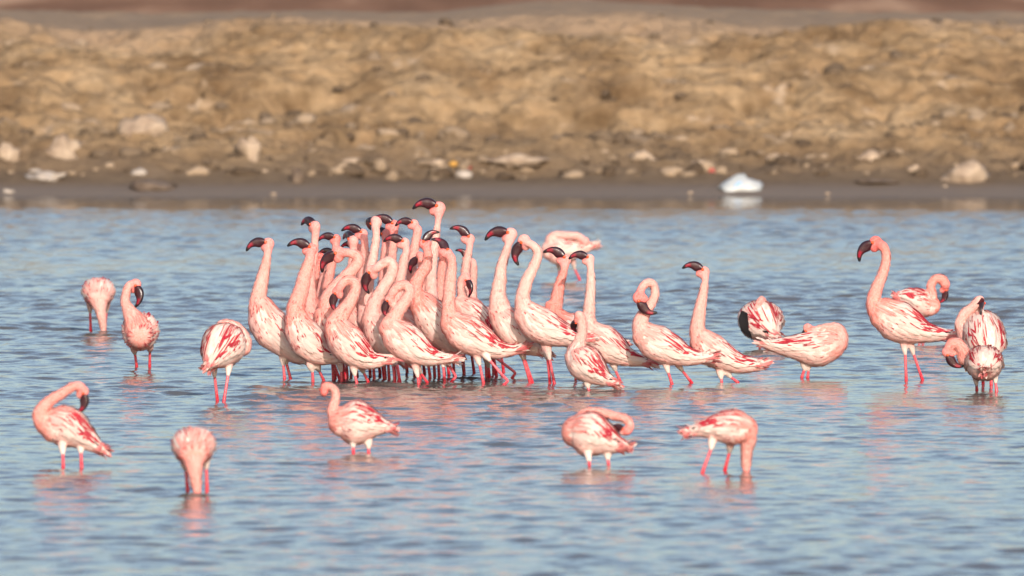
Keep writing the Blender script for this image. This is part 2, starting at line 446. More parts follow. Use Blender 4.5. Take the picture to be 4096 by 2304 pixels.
        for lg in legs:
            w = on_water(lg[-1][0], lg[-1][1]); dd = np.clip(w[1] - D, -.10, .12)
            n = len(lg); pts = []
            for i, p in enumerate(lg):
                f = .35 + .65 * i / (n - 1)
                pts.append(on_plane(p[0], p[1], D + dd * f + p[3] * sc) - s.org)
            hip, fe = pts[0], pts[1]
            k = 7; t = np.linspace(-.35, 1, k)[:, None]; Cc = hip * (1 - t) + fe * t
            R = np.interp(t[:, 0], [-.35, 0, .6, 1], [.020, .021, .0155, .0105])
            Tq, Uq, Lq = frames(Cc); Ct, Rt = rounded(Cc, R); Tq, Uq, Lq = frames(Ct)
            sh.add(*loft(Ct, Rt, Rt, Uq, Lq, 10))
            s.legs.append(pts)
        s.hips = [p[1] for p in s.legs]
        tmp = bpy.data.objects.new('tmp_body', sh.mesh('tmp_body')); col.objects.link(tmp)
        m = tmp.modifiers.new('r', 'REMESH'); m.mode = 'VOXEL'; m.voxel_size = .0058
        m = tmp.modifiers.new('s', 'SMOOTH'); m.factor = .5; m.iterations = 6
        s.tmp = tmp
        PENDING.append(s)

    def surf(s, a, phi, off):
        """point on the trunk surface at arc length a, angle phi from the back; off in metres"""
        ac = np.clip(a, 0, s.tA)
        f = lambda M: np.stack([np.interp(ac, s.ta, M[:, i]) for i in range(3)], -1)
        C, T, U, Lv = f(s.tC), f(s.tT), f(s.tU), f(s.tL); r = np.interp(ac, s.ta, s.tr)
        r = np.maximum(r, .012)
        ex = np.minimum(a, 0)
        cp, sp = np.cos(phi)[..., None], np.sin(phi)[..., None]
        n = norm(U * cp / 1 + Lv * sp / s.lat); tg = norm(-U * sp + Lv * cp * s.lat)
        P = C + T * ex[..., None] + r[..., None] * (U * cp + Lv * sp * s.lat) + n * off[..., None]
        return P, n, tg
    def trunk_blades(s, a0, L, ph0, dph, w, lift, base_c, tip_c, k=6, off0=.001, droop=0):
        t = np.linspace(0, 1, k)[None]
        a = a0[:, None] - L[:, None] * t
        phi = ph0[:, None] + dph[:, None] * t ** 1.2
        off = off0 + lift[:, None] * t ** 1.3
        P, N, tg = s.surf(a, phi, off)
        prof = np.interp(t[0], [0, .15, .5, .8, .93, 1], [.35, .8, 1, .85, .5, .06])
        # width across the feather's own direction
        dirv = norm(np.gradient(P, axis=1)); wv = norm(np.cross(N, dirv))
        W = wv * (w[:, None] * prof[None])[..., None]
        return blades(P, W, N, base_c, tip_c)

    def finish(s, deps):
        me = bpy.data.meshes.new_from_object(s.tmp.evaluated_get(deps)); me.name = 'body'
        n = len(me.vertices); V = np.zeros(n * 3); me.vertices.foreach_get('co', V); V = V.reshape(-1, 3)
        # nearest spine samples
        dn = np.linalg.norm(V[:, None] - s.nC[None], axis=2) / s.nr[None]; jn = dn.argmin(1); dn = dn.min(1)
        dt = np.linalg.norm(V[:, None] - s.tC[None], axis=2) / np.maximum(s.tr, .02)[None]; jt = dt.argmin(1); dt = dt.min(1)
        tn = s.na[jn] / s.na[-1]; at = s.ta[jt] / s.tA
        up = np.einsum('ij,ij->i', norm(V - s.tC[jt]), s.tU[jt])
        wn_ = smoothstep(-.35, .35, dt - dn)
        tcol = lerp(lerp(WHITE, PALE, .2 + 0 * up), lerp(PALE, SALMON, .10 + 0 * up), smoothstep(-.2, -.95, up))
        tcol = lerp(tcol, s.neck_col(np.zeros(n)), smoothstep(.72, .95, at))
        c = lerp(tcol, s.neck_col(tn), wn_)
        hd = np.linalg.norm(V - (s.mid + s.c * .12 * s.L - s.u * .02 * s.L), axis=1) / s.L
        c = lerp(c, lerp(PINK, ROSE, .8), .75 * smoothstep(.30, .17, hd) * (tn > .8))
        # bare dark skin of the lores, from the eye forward to the bill
        lx = (V - s.mid) @ s.c / s.L; lu = (V - s.mid) @ s.u / s.L; near = np.linalg.norm(V - s.mid, axis=1) < .5 * s.L
        c = lerp(c, np.array([.06, .014, .018]), smoothstep(.015, .05, lx) * near * smoothstep(-.05, .0, lu + .25 * lx))
        for h in s.hips:
            dh = np.linalg.norm(V - h, axis=1); c = lerp(c, CREAM, smoothstep(.055, .03, dh))
        nz = rng.normal(0, .03, (n, 1)); c = np.clip(c * (1 + nz), 0, .95)
        put_cols(me, c)
        me.polygons.foreach_set('use_smooth', np.ones(len(me.polygons), bool))
        obj('body', me, M_BODY, s.e)
        bpy.data.objects.remove(s.tmp)
        s.bill(); s.eyes(); s.leg_parts(); s.wings(); s.plumage()

    def neck_col(s, t):
        base = lerp(lerp(WHITE, PALE, .95), SALMON, np.full(np.shape(t), min(1, s.tone * 1.1 + .05)))
        pale = lerp(WHITE, PINK, np.full(np.shape(t), .35 + .5 * s.tone))
        hc = lerp(lerp(PALE, PINK, .5), lerp(SALMON, ROSE, .6), np.full(np.shape(t), s.headtone))
        c = lerp(base, pale, np.sin(np.clip(t, 0, 1) * 3.1) * .35)
        return lerp(c, hc, smoothstep(.78, .95, t))

    def bill(s):
        st = np.array([[.03, -.05, -.01, .15], [.20, -.085, .12, .27], [.36, -.10, .28, .34], [.50, .0, .46, .355],
                       [.62, .045, .65, .315], [.74, .045, .80, .235], [.86, -.015, .92, .13], [.965, -.045, 1.0, .015]])
        hw = np.array([.195, .18, .145, .125, .105, .085, .055, .014])
        t = np.linspace(0, 1, len(st)); tt = np.linspace(0, 1, 22)
        sd = np.stack([np.interp(tt, t, st[:, i]) for i in range(4)], 1); w = np.interp(tt, t, hw)
        ker = np.array([.25, .5, .25]); 
        for i in range(4): sd[1:-1, i] = np.convolve(sd[:, i], ker, 'valid')
        lo = s.mid + s.L * (sd[:, :1] * s.c + sd[:, 1:2] * s.u); hi = s.mid + s.L * (sd[:, 2:3] * s.c + sd[:, 3:] * s.u)
        C = (lo + hi) / 2; R = np.linalg.norm(hi - lo, axis=1) / 2 * 1.1; U = norm(hi - lo)
        nseg = 16; V, q, tr = loft(C, R, w * s.L, U, np.repeat(s.l[None], len(C), 0), nseg)
        ang = np.tile(np.arange(nseg) * 2 * np.pi / nseg, len(C)); ts = np.repeat(tt, nseg)
        cu = np.cos(ang)                                            # 1 on the ridge, -1 under the jaw
        # groove between the mandibles
        gro = np.exp(-((cu + .15) / .16) ** 2) * .05 * s.L * np.interp(ts, [0, .2, .9, 1], [.3, 1, 1, 0])
        ctr = np.repeat(C, nseg, 0); V[:len(ctr)] -= norm(V[:len(ctr)] - ctr) * np.minimum(gro, .25 * np.repeat(w * s.L, nseg))[:, None]
        dark = np.array([.045, .013, .017]); wine = np.array([.30, .012, .03])
        c = lerp(dark, wine, smoothstep(.46, .60, ts) * smoothstep(.83, .76, ts) * smoothstep(.75, .2, np.abs(cu - .05)))
        c = lerp(c, BLACK * 1.3, np.maximum(smoothstep(.78, .84, ts), smoothstep(.55, .9, cu) * .7))
        c = np.vstack([c, c[:1], c[-1:]])
        obj('bill', mesh_np('bill', V, q, tr, c), M_BILL, s.e)
    def eyes(s):
        for sg in (-1, 1):
            ctr = s.mid + s.l * sg * .212 * s.L; R = .070 * s.L; k = 7
            th = np.linspace(-np.pi / 2, np.pi / 2, k) * .97
            Cc = ctr + s.l * sg * (R * .75 * np.sin(th))[:, None]; rr = R * np.cos(th)
            V, q, t = loft(Cc, rr, rr, np.repeat(s.u[None], k, 0), np.repeat(s.c[None], k, 0), 10)
            rim = np.repeat(np.linspace(0, 1, k), 10)
            c = lerp(np.array([.55, .03, .02]), np.array([.95, .13, .03]), smoothstep(.5, .75, rim)); c = lerp(c, BLACK, smoothstep(.93, .96, rim))
            c = np.vstack([c, c[:1], BLACK[None]])
            obj('eye', mesh_np('eye', V, q, t, c), M_EYE, s.e)
    def leg_parts(s):
        for pts in s.legs:
            P = [pts[1] + (pts[0] - pts[1]) * .25] + pts[1:]
            end = P[-1]; dr = norm(P[-1] - P[-2])
            dr = norm(dr * np.array([.5, .5, 1]) + np.array([0, 0, -.6])) if dr[2] < 0 else np.array([0, 0, -1.0])
            foot = end + dr * (.19 + end[2]) / max(-dr[2], .5)
            P = P + [foot]
            P = np.array(P); k = 10
            C = np.vstack([P[i] + (P[i + 1] - P[i]) * np.linspace(0, 1, k, endpoint=False)[:, None] for i in range(len(P) - 1)] + [P[-1:]])
            for _ in range(2): C[1:-1] = (C[:-2] + 2 * C[1:-1] + C[2:]) / 4
            R = np.full(len(C), .0078)
            R += .0016 * np.exp(-((np.arange(len(C)) - (len(P) - 2) * k) / 3.0) ** 2)     # ankle knob
            R[:3] += .0015
            T, U, Lv = frames(C); V, q, t = loft(C, R, R * .92, U, Lv, 10)
            j = np.repeat(np.arange(len(C)), 10)
            c = lerp(np.array([.74, .14, .16]), np.array([.68, .07, .095]), rng.random(len(j)) * .8)
            c = lerp(c, np.array([.62, .02, .04]), np.exp(-((j - (len(P) - 2) * k) / 3.5) ** 2))
            c = np.vstack([c, c[:1], c[-1:]])
            lo = obj('leg', mesh_np('leg', V, q, t, c), M_LEG, s.e)
            # webbed foot on the lake bed
            fx = norm(np.array([s.tC[-1][0] - s.tC[0][0], s.tC[-1][1] - s.tC[0][1], 0])); fy = np.array([-fx[1], fx[0], 0])
            b = foot + np.array([0, 0, .004])
            rim = [b - fx * .012, b + fy * .035 + fx * .05, b + fy * .018 + fx * .058, b + fx * .075, b - fy * .018 + fx * .058, b - fy * .035 + fx * .05]
            V = np.array(rim + [p + np.array([0, 0, -.008]) for p in rim])
            tri = [(0, i + 1, i) for i in range(1, 5)] + [(6, 6 + i, 7 + i) for i in range(1, 5)]
            qd = [(i, (i + 1) % 6, 6 + (i + 1) % 6, 6 + i) for i in range(6)]
            obj('foot', mesh_np('foot', V, qd, tri, np.tile(np.array([.6, .06, .08]), (12, 1)), smooth=False), M_LEG, lo)
    def wings(s):
        A = s.tA
        for sg in (1, -1):
            n = 120
            row = rng.random(n)
            a0 = A * (.86 - .50 * row); ph = np.radians(14 + 84 * rng.random(n) ** .9)
            L = A * (.20 + .22 * row + .05 * rng.random(n)); L = np.minimum(L, a0 + .02 * A)
            w = .0075 + .004 * rng.random(n) + .002 * row
            dph = -(ph - np.radians(42)) * (.35 + .4 * row) 
            lift = .0015 + .008 * rng.random(n) ** 1.5
            base = lerp(WHITE, PALE, rng.random(n) * (.6 - .4 * s.white)); base = base * (1 + rng.normal(0, .05, (n, 1)))
            tip = lerp(base, WHITE * 1.03, rng.random(n) * .7)
            rosy = rng.random(n) < .16 + .2 * s.red * (row > .3)
            tip[rosy] = lerp(tip[rosy], ROSE, rng.random(rosy.sum()) * .55)
            order = np.argsort(row)
            V, q, c = s.trunk_blades(a0, L, ph * sg, dph * sg, w, lift, np.clip(base, 0, .93), np.clip(tip, 0, .93))
            # black flight feathers closing under the wing
            m = s.black; a1 = A * (.30 + .06 * rng.random(m)); p1 = np.radians(66 + 10 * rng.random(m))
            V2, q2, c2 = s.trunk_blades(a1, A * (.20 + .08 * rng.random(m)), p1 * sg, np.full(m, -.25 * sg), np.full(m, .006), np.full(m, .009), np.tile(BLACK, (m, 1)), np.tile(BLACK, (m, 1)))
            # long pale feathers draped along the lower wing edge, standing off the flank
            m = 26; f = rng.random(m)
            V4, q4, c4 = s.trunk_blades(A * (.62 - .36 * f), A * (.15 + .08 * rng.random(m)), np.radians(97 - 22 * f + 6 * rng.normal(0, 1, m)) * sg, np.full(m, .05 * sg), .006 + .003 * rng.random(m), .009 + .008 * rng.random(m),
                                        lerp(WHITE, PALE, rng.random(m) * .4), lerp(WHITE * 1.08, PALE, rng.random(m) * .5))
            V = np.vstack([V, V4]); q = np.vstack([q, q4 + len(V) - len(V4)]); c = np.vstack([c, c4])
            # fine dark streaks: rosy and wine edges of the scapulars
            m = int(10 + 34 * s.red); p1 = np.radians(8 + 74 * rng.random(m))
            cb = lerp(PINK, ROSE, rng.random(m)); ct = lerp(CRIM, WINE, rng.random(m))
            V3, q3, c3 = s.trunk_blades(A * (.80 - .45 * rng.random(m)), A * (.10 + .16 * rng.random(m)), p1 * sg, np.full(m, .08 * sg), .0014 + .0016 * rng.random(m), .006 + .007 * rng.random(m), cb, ct, off0=.003)
            wing = obj('wing', mesh_np('wing', np.vstack([V, V2, V3]), np.vstack([q, q2 + len(V), q3 + len(V) + len(V2)]), None, np.vstack([c, c2, c3])), M_FEATHER, s.e)
            # crimson coverts and scapulars, each a feather of its own
            nr = int(4 + 14 * s.red)
            for i in range(nr):
                scap = i % 3 != 0
                if scap: pa, aa, LL, ww = 14 + 52 * rng.random(), .70 - .36 * rng.random(), .16 + .18 * rng.random(), .0026 + .0028 * rng.random()
                else: pa, aa, LL, ww = 44 + 46 * rng.random(), .50 - .20 * rng.random(), .10 + .09 * rng.random(), .0040 + .0034 * rng.random()
                pa = np.radians(pa); one = np.ones(1)
                cb = lerp(ROSE, CRIM, np.array([rng.random() * .8])); ct = lerp(CRIM, WINE, np.array([rng.random() * .6]))
                V, q, c = s.trunk_blades(one * A * aa, one * A * LL, one * pa * sg, one * sg * (-.22 if not scap else .10), one * ww, one * (.010 + .004 * rng.random()), cb, ct, off0=.003)
                obj('feather', mesh_np('feather', V, q, None, c), M_FEATHER, wing)
        # tail tuft
        n = 40; ph = rng.random(n) * 2 * np.pi
        V, q, c = s.trunk_blades(A * (.04 + .13 * rng.random(n)), A * (.09 + .08 * rng.random(n)), ph, rng.normal(0, .3, n), .005 + .004 * rng.random(n),
                                 .004 + .026 * rng.random(n), lerp(PALE, PINK, rng.random(n)), lerp(WHITE, lerp(CRIM, ROSE, .35), (rng.random(n) < .45 + .35 * s.red) * (.7 + .3 * rng.random(n))))
        n = 16                                                     # inner plumes closing the tuft
        V2, q2, c2 = s.trunk_blades(A * (.02 + .08 * rng.random(n)), A * (.10 + .05 * rng.random(n)), rng.random(n) * 6.28, np.zeros(n), np.full(n, .007), -.008 * rng.random(n),
                                    lerp(PALE, PINK, rng.random(n)), lerp(WHITE, ROSE, rng.random(n) * .7), off0=-.006)
        V = np.vstack([V, V2]); q = np.vstack([q, q2 + len(V) - len(V2)]); c = np.vstack([c, c2])
        obj('tail', mesh_np('tail', V, q, None, np.clip(c, 0, .93)), M_FEATHER, s.e)
    def plumage(s):
        A = s.tA; Vs, Qs, Cs = [], [], []; off = 0
        # contour feathers of breast, flanks and belly
        n = 420; a = A * (.06 + .93 * rng.random(n)); ph = (rng.random(n) * 2 - 1) * np.pi
        L = .022 + .016 * rng.random(n); L = np.minimum(L, a); w = .0055 + .003 * rng.random(n)
        up = np.cos(ph); base = lerp(lerp(WHITE, PALE, .05 + .4 * rng.random(n)), lerp(WHITE, PALE, .6 + .5 * rng.random(n)), smoothstep(0, -1, up))
        base = lerp(base, s.neck_col(np.zeros(n)), smoothstep(.70, .92, a / A) * .9)
        tip = base * (1 + rng.normal(0, .06, (n, 1)))
        sp = rng.random(n) < s.speckle * (.3 + 1.4 * smoothstep(.5, .85, a / A)); tip[sp] = lerp(tip[sp], CRIM, .45 + .4 * rng.random(sp.sum())); w[sp] *= .55
        r = s.trunk_blades(a, L, ph, np.zeros(n), w, .0012 + .0025 * rng.random(n), np.clip(base, 0, .93), np.clip(tip, 0, .93), k=4)
        Vs.append(r[0]); Qs.append(r[1]); Cs.append(r[2]); off += len(r[0])
        # dark flecks on the breast
        n = int(s.speckle * 190)
        if n > 8:
            a = A * (.52 + .46 * rng.random(n)); fa = .45 + .5 * rng.random(n)
            r = s.trunk_blades(a, .012 + .008 * rng.random(n), (rng.random(n) * 2 - 1) * 2.6, np.zeros(n), .0016 + .0012 * rng.random(n), np.full(n, .003), lerp(PINK, CRIM, fa), lerp(CRIM, WINE, fa), k=4, off0=.004)
            Vs.append(r[0]); Qs.append(r[1] + off); Cs.append(r[2]); off += len(r[0])
        # short neck feathers in soft ruffles
        n = 460; t = .04 + .80 * rng.random(n); ph = rng.random(n) * 2 * np.pi
        k = 4; tt = np.linspace(0, 1, k)[None]; NL = s.na[-1]
        L = .012 + .008 * rng.random(n)
        aa = np.clip(t[:, None] * NL - L[:, None] * tt, 0, NL)
        f = lambda M: np.stack([np.interp(aa, s.na, M[:, i]) for i in range(3)], -1)
        C, U, Lv = f(s.nC), f(s.nU), f(s.nL); rr = np.interp(aa, s.na, s.nr)
        N = U * np.cos(ph)[:, None, None] + Lv * np.sin(ph)[:, None, None]
        lift = (.0005 + (.0020 + .0034 * rng.random(n))[:, None] * tt)
        P = C + N * (rr + lift)[..., None]; dirv = norm(np.gradient(P, axis=1)); wv = norm(np.cross(N, dirv))
        W = wv * ((.0028 + .0016 * rng.random(n))[:, None] * np.array([.6, 1, .8, .1])[None])[..., None]
        base = s.neck_col(t); base = base * (1 + rng.normal(0, .05, (n, 1))); tip = lerp(base, WHITE * 1.08, .6 * rng.random(n))
        sp = (rng.random(n) < s.speckle * 1.5) & (t < .3); tip[sp] = lerp(tip[sp], CRIM, .6)
        r = blades(P, W, N, np.clip(base, 0, .93), np.clip(tip, 0, .93))
        Vs.append(r[0]); Qs.append(r[1] + off); Cs.append(r[2]); off += len(r[0])
        # loose hackles over the shoulders
        n = 70; a = A * (.72 + .22 * rng.random(n)); ph = (rng.random(n) * 2 - 1) * 1.5
        base = lerp(s.neck_col(np.zeros(n)), WHITE, rng.random(n) * .6); tip = lerp(base, ROSE, (rng.random(n) < .2 + .35 * s.red) * .5)
        r = s.trunk_blades(a, .045 + .03 * rng.random(n), ph, np.zeros(n), .0032 + .002 * rng.random(n), .003 + .006 * rng.random(n), np.clip(base, 0, .93), np.clip(tip, 0, .93), k=5, off0=.002)
        Vs.append(r[0]); Qs.append(r[1] + off); Cs.append(r[2])
        obj('plumage', mesh_np('plumage', np.vstack(Vs), np.vstack(Qs), None, np.vstack(Cs)), M_FEATHER, s.e, kind='stuff')

OUT = 'flamingos standing apart from the cluster'
LEFT, RIGHT = (-1, 0, .15), (1, 0, .2)
B = Bird
# ------------------------------------------------------------------ the cluster, front row
B(1523, 'pale pink upright flamingo with speckled breast, standing at the tail end of the cluster', (1, (294, 597), (65, 700)),
  Zm(0, (662, 795, 30), (648, 765, 22)) + Zm(1, (225, 1160, 84), (260, 1000, 70), (292, 860, 54), (312, 760, 44)),
  Zm(0, (772, 905, 8), (748, 893, 20), (715, 862, 37), (690, 835, 48), (668, 805, 45), (658, 778, 34)),
  [Zm(0, (711, 898), (713, 918), (716, 958)), Zm(0, (718, 897), (721, 915), (732, 957))], tone=.42, red=.15, speckle=.35)
B(1532, 'broad pink flamingo with thick rosy neck, its bill raised level, beside the speckled end bird', (1, (795, 650), (535, 640)),
  Zm(2, (230, 560, 115), (215, 440, 95)) + Zm(1, (700, 1150, 86), (735, 1000, 76), (780, 860, 66), (803, 770, 58)),
  Zm(2, (645, 960, 22), (560, 955, 60), (450, 910, 125), (350, 800, 180), (260, 670, 165), (220, 570, 120)),
  [Zm(2, (365, 1040), (385, 1095), (392, 1213)), Zm(2, (435, 1045), (455, 1088), (505, 1197))], tone=.62, red=.2, speckle=.25)
B(1539, 'front rank flamingo bowing its head, with dark crimson streaks down its back', (2, (620, 293), (640, 490), {'u': LEFT, 'd': -20}),
  Zm(2, (620, 600, 100), (690, 500, 84), (770, 390, 64), (822, 280, 55), (828, 200, 50), (775, 155, 48), (705, 180, 48), (665, 235, 48)),
  Zm(2, (1215, 970, 22), (1110, 985, 48), (980, 985, 95), (840, 900, 165), (710, 760, 180), (640, 650, 135)),
  [Zm(2, (810, 1060), (825, 1140), (847, 1234)), Zm(2, (895, 1055), (912, 1105), (968, 1222))], tone=.55, red=1.0, speckle=.2)
B(1539, 'white bodied flamingo bowing its head to its breast, few red streaks, in the front rank', (2, (1158, 370), (1165, 552), {'u': LEFT, 'd': -20}),
  Zm(2, (1185, 610, 95), (1240, 520, 75), (1310, 420, 64), (1375, 320, 56), (1388, 255, 50), (1340, 208, 48), (1270, 222, 48), (1215, 280, 48)),
  Zm(2, (1835, 965, 20), (1720, 965, 48), (1580, 940, 105), (1420, 850, 172), (1280, 740, 180), (1200, 655, 130)),
  [Zm(2, (1440, 1030), (1472, 1150), (1481, 1233)), Zm(2, (1470, 1060), (1500, 1112), (1578, 1224))], tone=.42, red=.45, white=.9)
B(1535, 'flamingo striding with a bent knee, crimson lined wing and upright neck, in the front rank', (1, (2375, 680), (2190, 545), {'dz': 40, 'u': (-.3, .35, 1)}),
  Zm(2, (1800, 570, 95), (1788, 430, 68), (1798, 260, 62), (1812, 110, 58)) + Zm(1, (2422, 930, 56), (2425, 850, 52), (2412, 770, 56)),
  Zm(2, (2545, 855, 22), (2420, 885, 50), (2270, 865, 105), (2090, 775, 175), (1940, 690, 190), (1840, 610, 140)),
  [Zm(2, (2080, 940), (2108, 1028), (2150, 1225)), Zm(2, (2170, 930), (2215, 985), (2330, 1120), (2400, 1195), (2360, 1236))], tone=.55, red=1.0)
# second rank
B(1525, 'flamingo reaching its neck level with bill hooked downward, behind the crimson streaked bowing bird', (1, (1092, 722), (935, 950), {'u': (-.8, 0, .6)}),
  Zm(1, (1010, 1420, 110), (990, 1280, 85), (1060, 1150, 75), (1190, 1010, 70), (1300, 900, 66), (1355, 810, 62), (1320, 745, 56), (1230, 718, 52)),
  Zm(2, (900, 1000, 22), (800, 960, 60), (700, 880, 110), (600, 760, 150), (530, 620, 130), (500, 520, 100)),
  [Zm(2, (660, 1000), (680, 1098), (690, 1200)), Zm(2, (590, 960), (600, 1000), (672, 1192))], tone=.5, red=.3)
B(1525, 'pale flamingo with looped white neck and bill hanging straight down, behind the two bowing birds', (1, (1478, 945), (1475, 1195), {'u': LEFT}),
  Zm(1, (1520, 1420, 110), (1530, 1320, 85), (1610, 1170, 72), (1710, 1010, 66), (1750, 890, 60), (1715, 815, 56), (1640, 840, 54), (1570, 890, 54)),
  Zm(2, (1330, 1000, 25), (1240, 930, 80), (1150, 820, 140), (1070, 690, 150), (1010, 570, 115)),
  [Zm(2, (1210, 960), (1218, 1040), (1235, 1205)), Zm(2, (1230, 960), (1250, 1030), (1290, 1212))], tone=.18, red=.2, white=.9)
B(1524, 'flamingo facing away with salmon neck stretched up and bill turned opposite to its neighbours', (1, (2102, 590), (2285, 482), {'u': (-.6, 0, .8)}),
  Zm(2, (1500, 400, 120), (1440, 260, 80), (1490, 120, 62), (1556, 25, 58)) + Zm(1, (2138, 870, 60), (2150, 770, 52), (2145, 690, 50)),
  Zm(2, (1900, 900, 25), (1830, 830, 90), (1730, 700, 165), (1610, 530, 185), (1530, 420, 140)),
  [Zm(2, (1720, 960), (1735, 1050), (1750, 1210)), Zm(2, (1760, 980), (1800, 1040), (1865, 1150), (1810, 1212))], tone=.75, red=.35, white=.8)
B(1516, 'flamingo looking back with head turned to the viewer and bill hanging, behind the striding bird', (3, (466, 1032), (478, 1222), {'u': (.8, -.7, .2), 'dz': -40, 'd': -40}),
  Zm(3, (560, 1520, 110), (480, 1370, 80), (425, 1220, 44), (405, 1110, 38), (425, 1010, 38, -10), (470, 975, 38, -30)),
  Zm(2, (2300, 800, 25), (2200, 700, 80), (2100, 580, 140), (1990, 480, 150), (1930, 430, 120)),
  [Zm(2, (2180, 960), (2200, 1050), (2210, 1150)), Zm(2, (2250, 900), (2280, 960), (2480, 1110), (2440, 1170))], tone=.35, red=.7, white=.8)
# right hand end of the cluster
B(1532, 'flamingo with tall white upright neck and down curved bill beside the arched neck bird', (3, (948, 485), (680, 575)),
  Zm(4, (255, 440, 115), (238, 300, 80), (262, 130, 64)) + Zm(3, (875, 880, 58), (925, 720, 47), (950, 640, 42)),
  Zm(4, (720, 900, 30), (570, 820, 105), (430, 700, 170), (320, 580, 160), (250, 490, 115)),
  [Zm(4, (470, 880), (495, 965), (570, 1212)), Zm(4, (485, 880), (512, 968), (592, 1210))], tone=.15, red=.2, white=.9)
B(1539, 'flamingo with arched white neck and bill pointing straight down in front of its throat', (3, (1100, 600), (1065, 870), {'u': LEFT}),
  Zm(4, (520, 470, 110), (490, 350, 76), (525, 190, 64), (595, 40, 54)) + Zm(3, (1285, 780, 52), (1290, 700, 50), (1235, 635, 50), (1180, 605, 48)),
  Zm(4, (1190, 770, 20), (1080, 765, 55), (950, 735, 105), (790, 680, 160), (640, 600, 178), (540, 510, 140)),
  [Zm(4, (725, 860), (748, 965), (775, 1228)), Zm(4, (750, 870), (768, 968), (820, 1232))], tone=.15, red=.6, white=1.0)
B(1516, 'flamingo with deep salmon neck, its body hidden behind the arched white neck bird', (3, (1595, 768), (1350, 710)),
  Zm(3, (1490, 1340, 80), (1520, 1180, 68), (1555, 1030, 52), (1590, 930, 42)), nx=2215, tone=.95, headtone=.4, red=.4)
B(1530, 'white bodied flamingo with slim upright neck, just behind the small bird seen from behind', (3, (1862, 768), (1640, 790)),
  Zm(4, (1200, 680, 110), (1172, 570, 72), (1178, 430, 58), (1190, 280, 50), (1195, 130, 42), (1190, 30, 38)),
  Zm(4, (1805, 1005, 20), (1690, 985, 52), (1560, 950, 95), (1420, 870, 160), (1280, 780, 178), (1200, 710, 135)),
  [Zm(4, (1430, 1030), (1448, 1085), (1500, 1208))], tone=.12, red=.6, white=.9)
B(1565, 'small flamingo seen from behind, white necked with red wing streaks, low over the water', (4, (1040, 600), (1045, 722), {'u': LEFT, 'dz': 120, 'd': 10}),
  Zm(4, (1060, 870, 95, 50), (1080, 780, 62, 50), (1105, 690, 48, 40), (1102, 590, 44, 25), (1085, 520, 42, 10), (1062, 515, 42, 10)),
  Zm(4, (1435, 1215, 22, -90), (1340, 1175, 65, -60), (1230, 1095, 145, -20), (1130, 1010, 185, 20), (1060, 930, 150, 60), (1050, 890, 110, 80)),
  [Zm(4, (1160, 1220), (1166, 1262), (1178, 1302))], tone=.2, headtone=.7, red=1.0, white=1.0)
B(1539, 'white flamingo curling its looped neck with bill turned back over its breast', (4, (1687, 372), (1880, 498), {'u': (-.5, 0, -.85), 'd': -70}),
  Zm(4, (1725, 690, 110), (1705, 600, 82), (1745, 500, 62), (1815, 400, 48), (1855, 300, 42), (1840, 210, 40), (1780, 180, 40, -30), (1725, 225, 42, -60), (1695, 300, 46, -75)),
  Zm(4, (2435, 955, 20), (2320, 965, 48), (2180, 945, 95), (2020, 880, 155), (1860, 800, 180), (1760, 730, 140)),
  [Zm(4, (1960, 1000), (1992, 1108), (2032, 1234)), Zm(4, (2085, 1010), (2135, 1088), (2242, 1224))], tone=.3, headtone=.8, red=.55, white=1.0)
B(1532, 'flamingo with straight raised neck, next to the one curling its neck in a loop', (5, (545, 202), (330, 188)),
  Zm(5, (520, 930, 105), (490, 810, 80), (512, 650, 64), (540, 500, 50), (560, 390, 40), (572, 310, 36)),
  Zm(5, (1155, 1185, 22), (1050, 1195, 60), (920, 1180, 95), (770, 1115, 140), (640, 1040, 165), (550, 960, 140)),
  [Zm(5, (725, 1270), (738, 1332), (743, 1378)), Zm(5, (790, 1260), (835, 1315), (915, 1374))], tone=.4, red=.6, speckle=.2, white=.7)
# ------------------------------------------------------------------ birds deep in the cluster: mostly heads and necks show
B(1519, 'flamingo with head tilted up and turned away above the thick rosy necked bird', (1, (805, 393), (655, 397), {'away': 1}), Zm(1, (800, 1000, 58), (840, 780, 50), (855, 600, 44), (865, 480, 48)), nx=1245, tone=.35, red=.4)
B(1504, 'flamingo with bright pink head, its dark bill cut off by a raised neck', (1, (1080, 540), (885, 585)), Zm(1, (960, 1300, 60), (1000, 1100, 56), (1050, 850, 50), (1095, 690, 46)), nx=1300, tone=.65, red=.4)
B(1511, 'flamingo with crimson face peeping out behind the thick rosy neck', (1, (888, 782), (800, 940), {'u': LEFT, 'dz': 60}), Zm(1, (820, 1180, 60), (850, 1010, 52), (885, 890, 40)), nx=1252, tone=.85, headtone=1.0, red=.4)
B(1497, 'hidden flamingo, only its dark hooked bill shows above the level reaching neck', (1, (1070, 720), (885, 740)), Zm(1, (905, 1200, 50), (960, 1000, 46), (1040, 860, 42)), nx=1278, tone=.6, red=.3)
B(1507, 'flamingo with pale head and level bill rising behind the level reaching neck', (1, (1385, 478), (1155, 465)), Zm(1, (1400, 1000, 62), (1420, 850, 54), (1425, 690, 48), (1425, 580, 46)), nx=1452, tone=.4, red=.4)
B(1514, 'flamingo with short foreshortened bill and white nape, packed behind the level reaching neck', (1, (1243, 560), (1130, 557), {'away': 1}), Zm(1, (1270, 1000, 60), (1290, 850, 54), (1300, 740, 48), (1296, 640, 46)), nx=1408, tone=.25, red=.4)
B(1500, 'flamingo whose dark red bill peeks out below the short billed white nape', (1, (1330, 640), (1145, 660)), Zm(1, (1330, 900, 50), (1340, 780, 44)), nx=1392, tone=.55, red=.3)
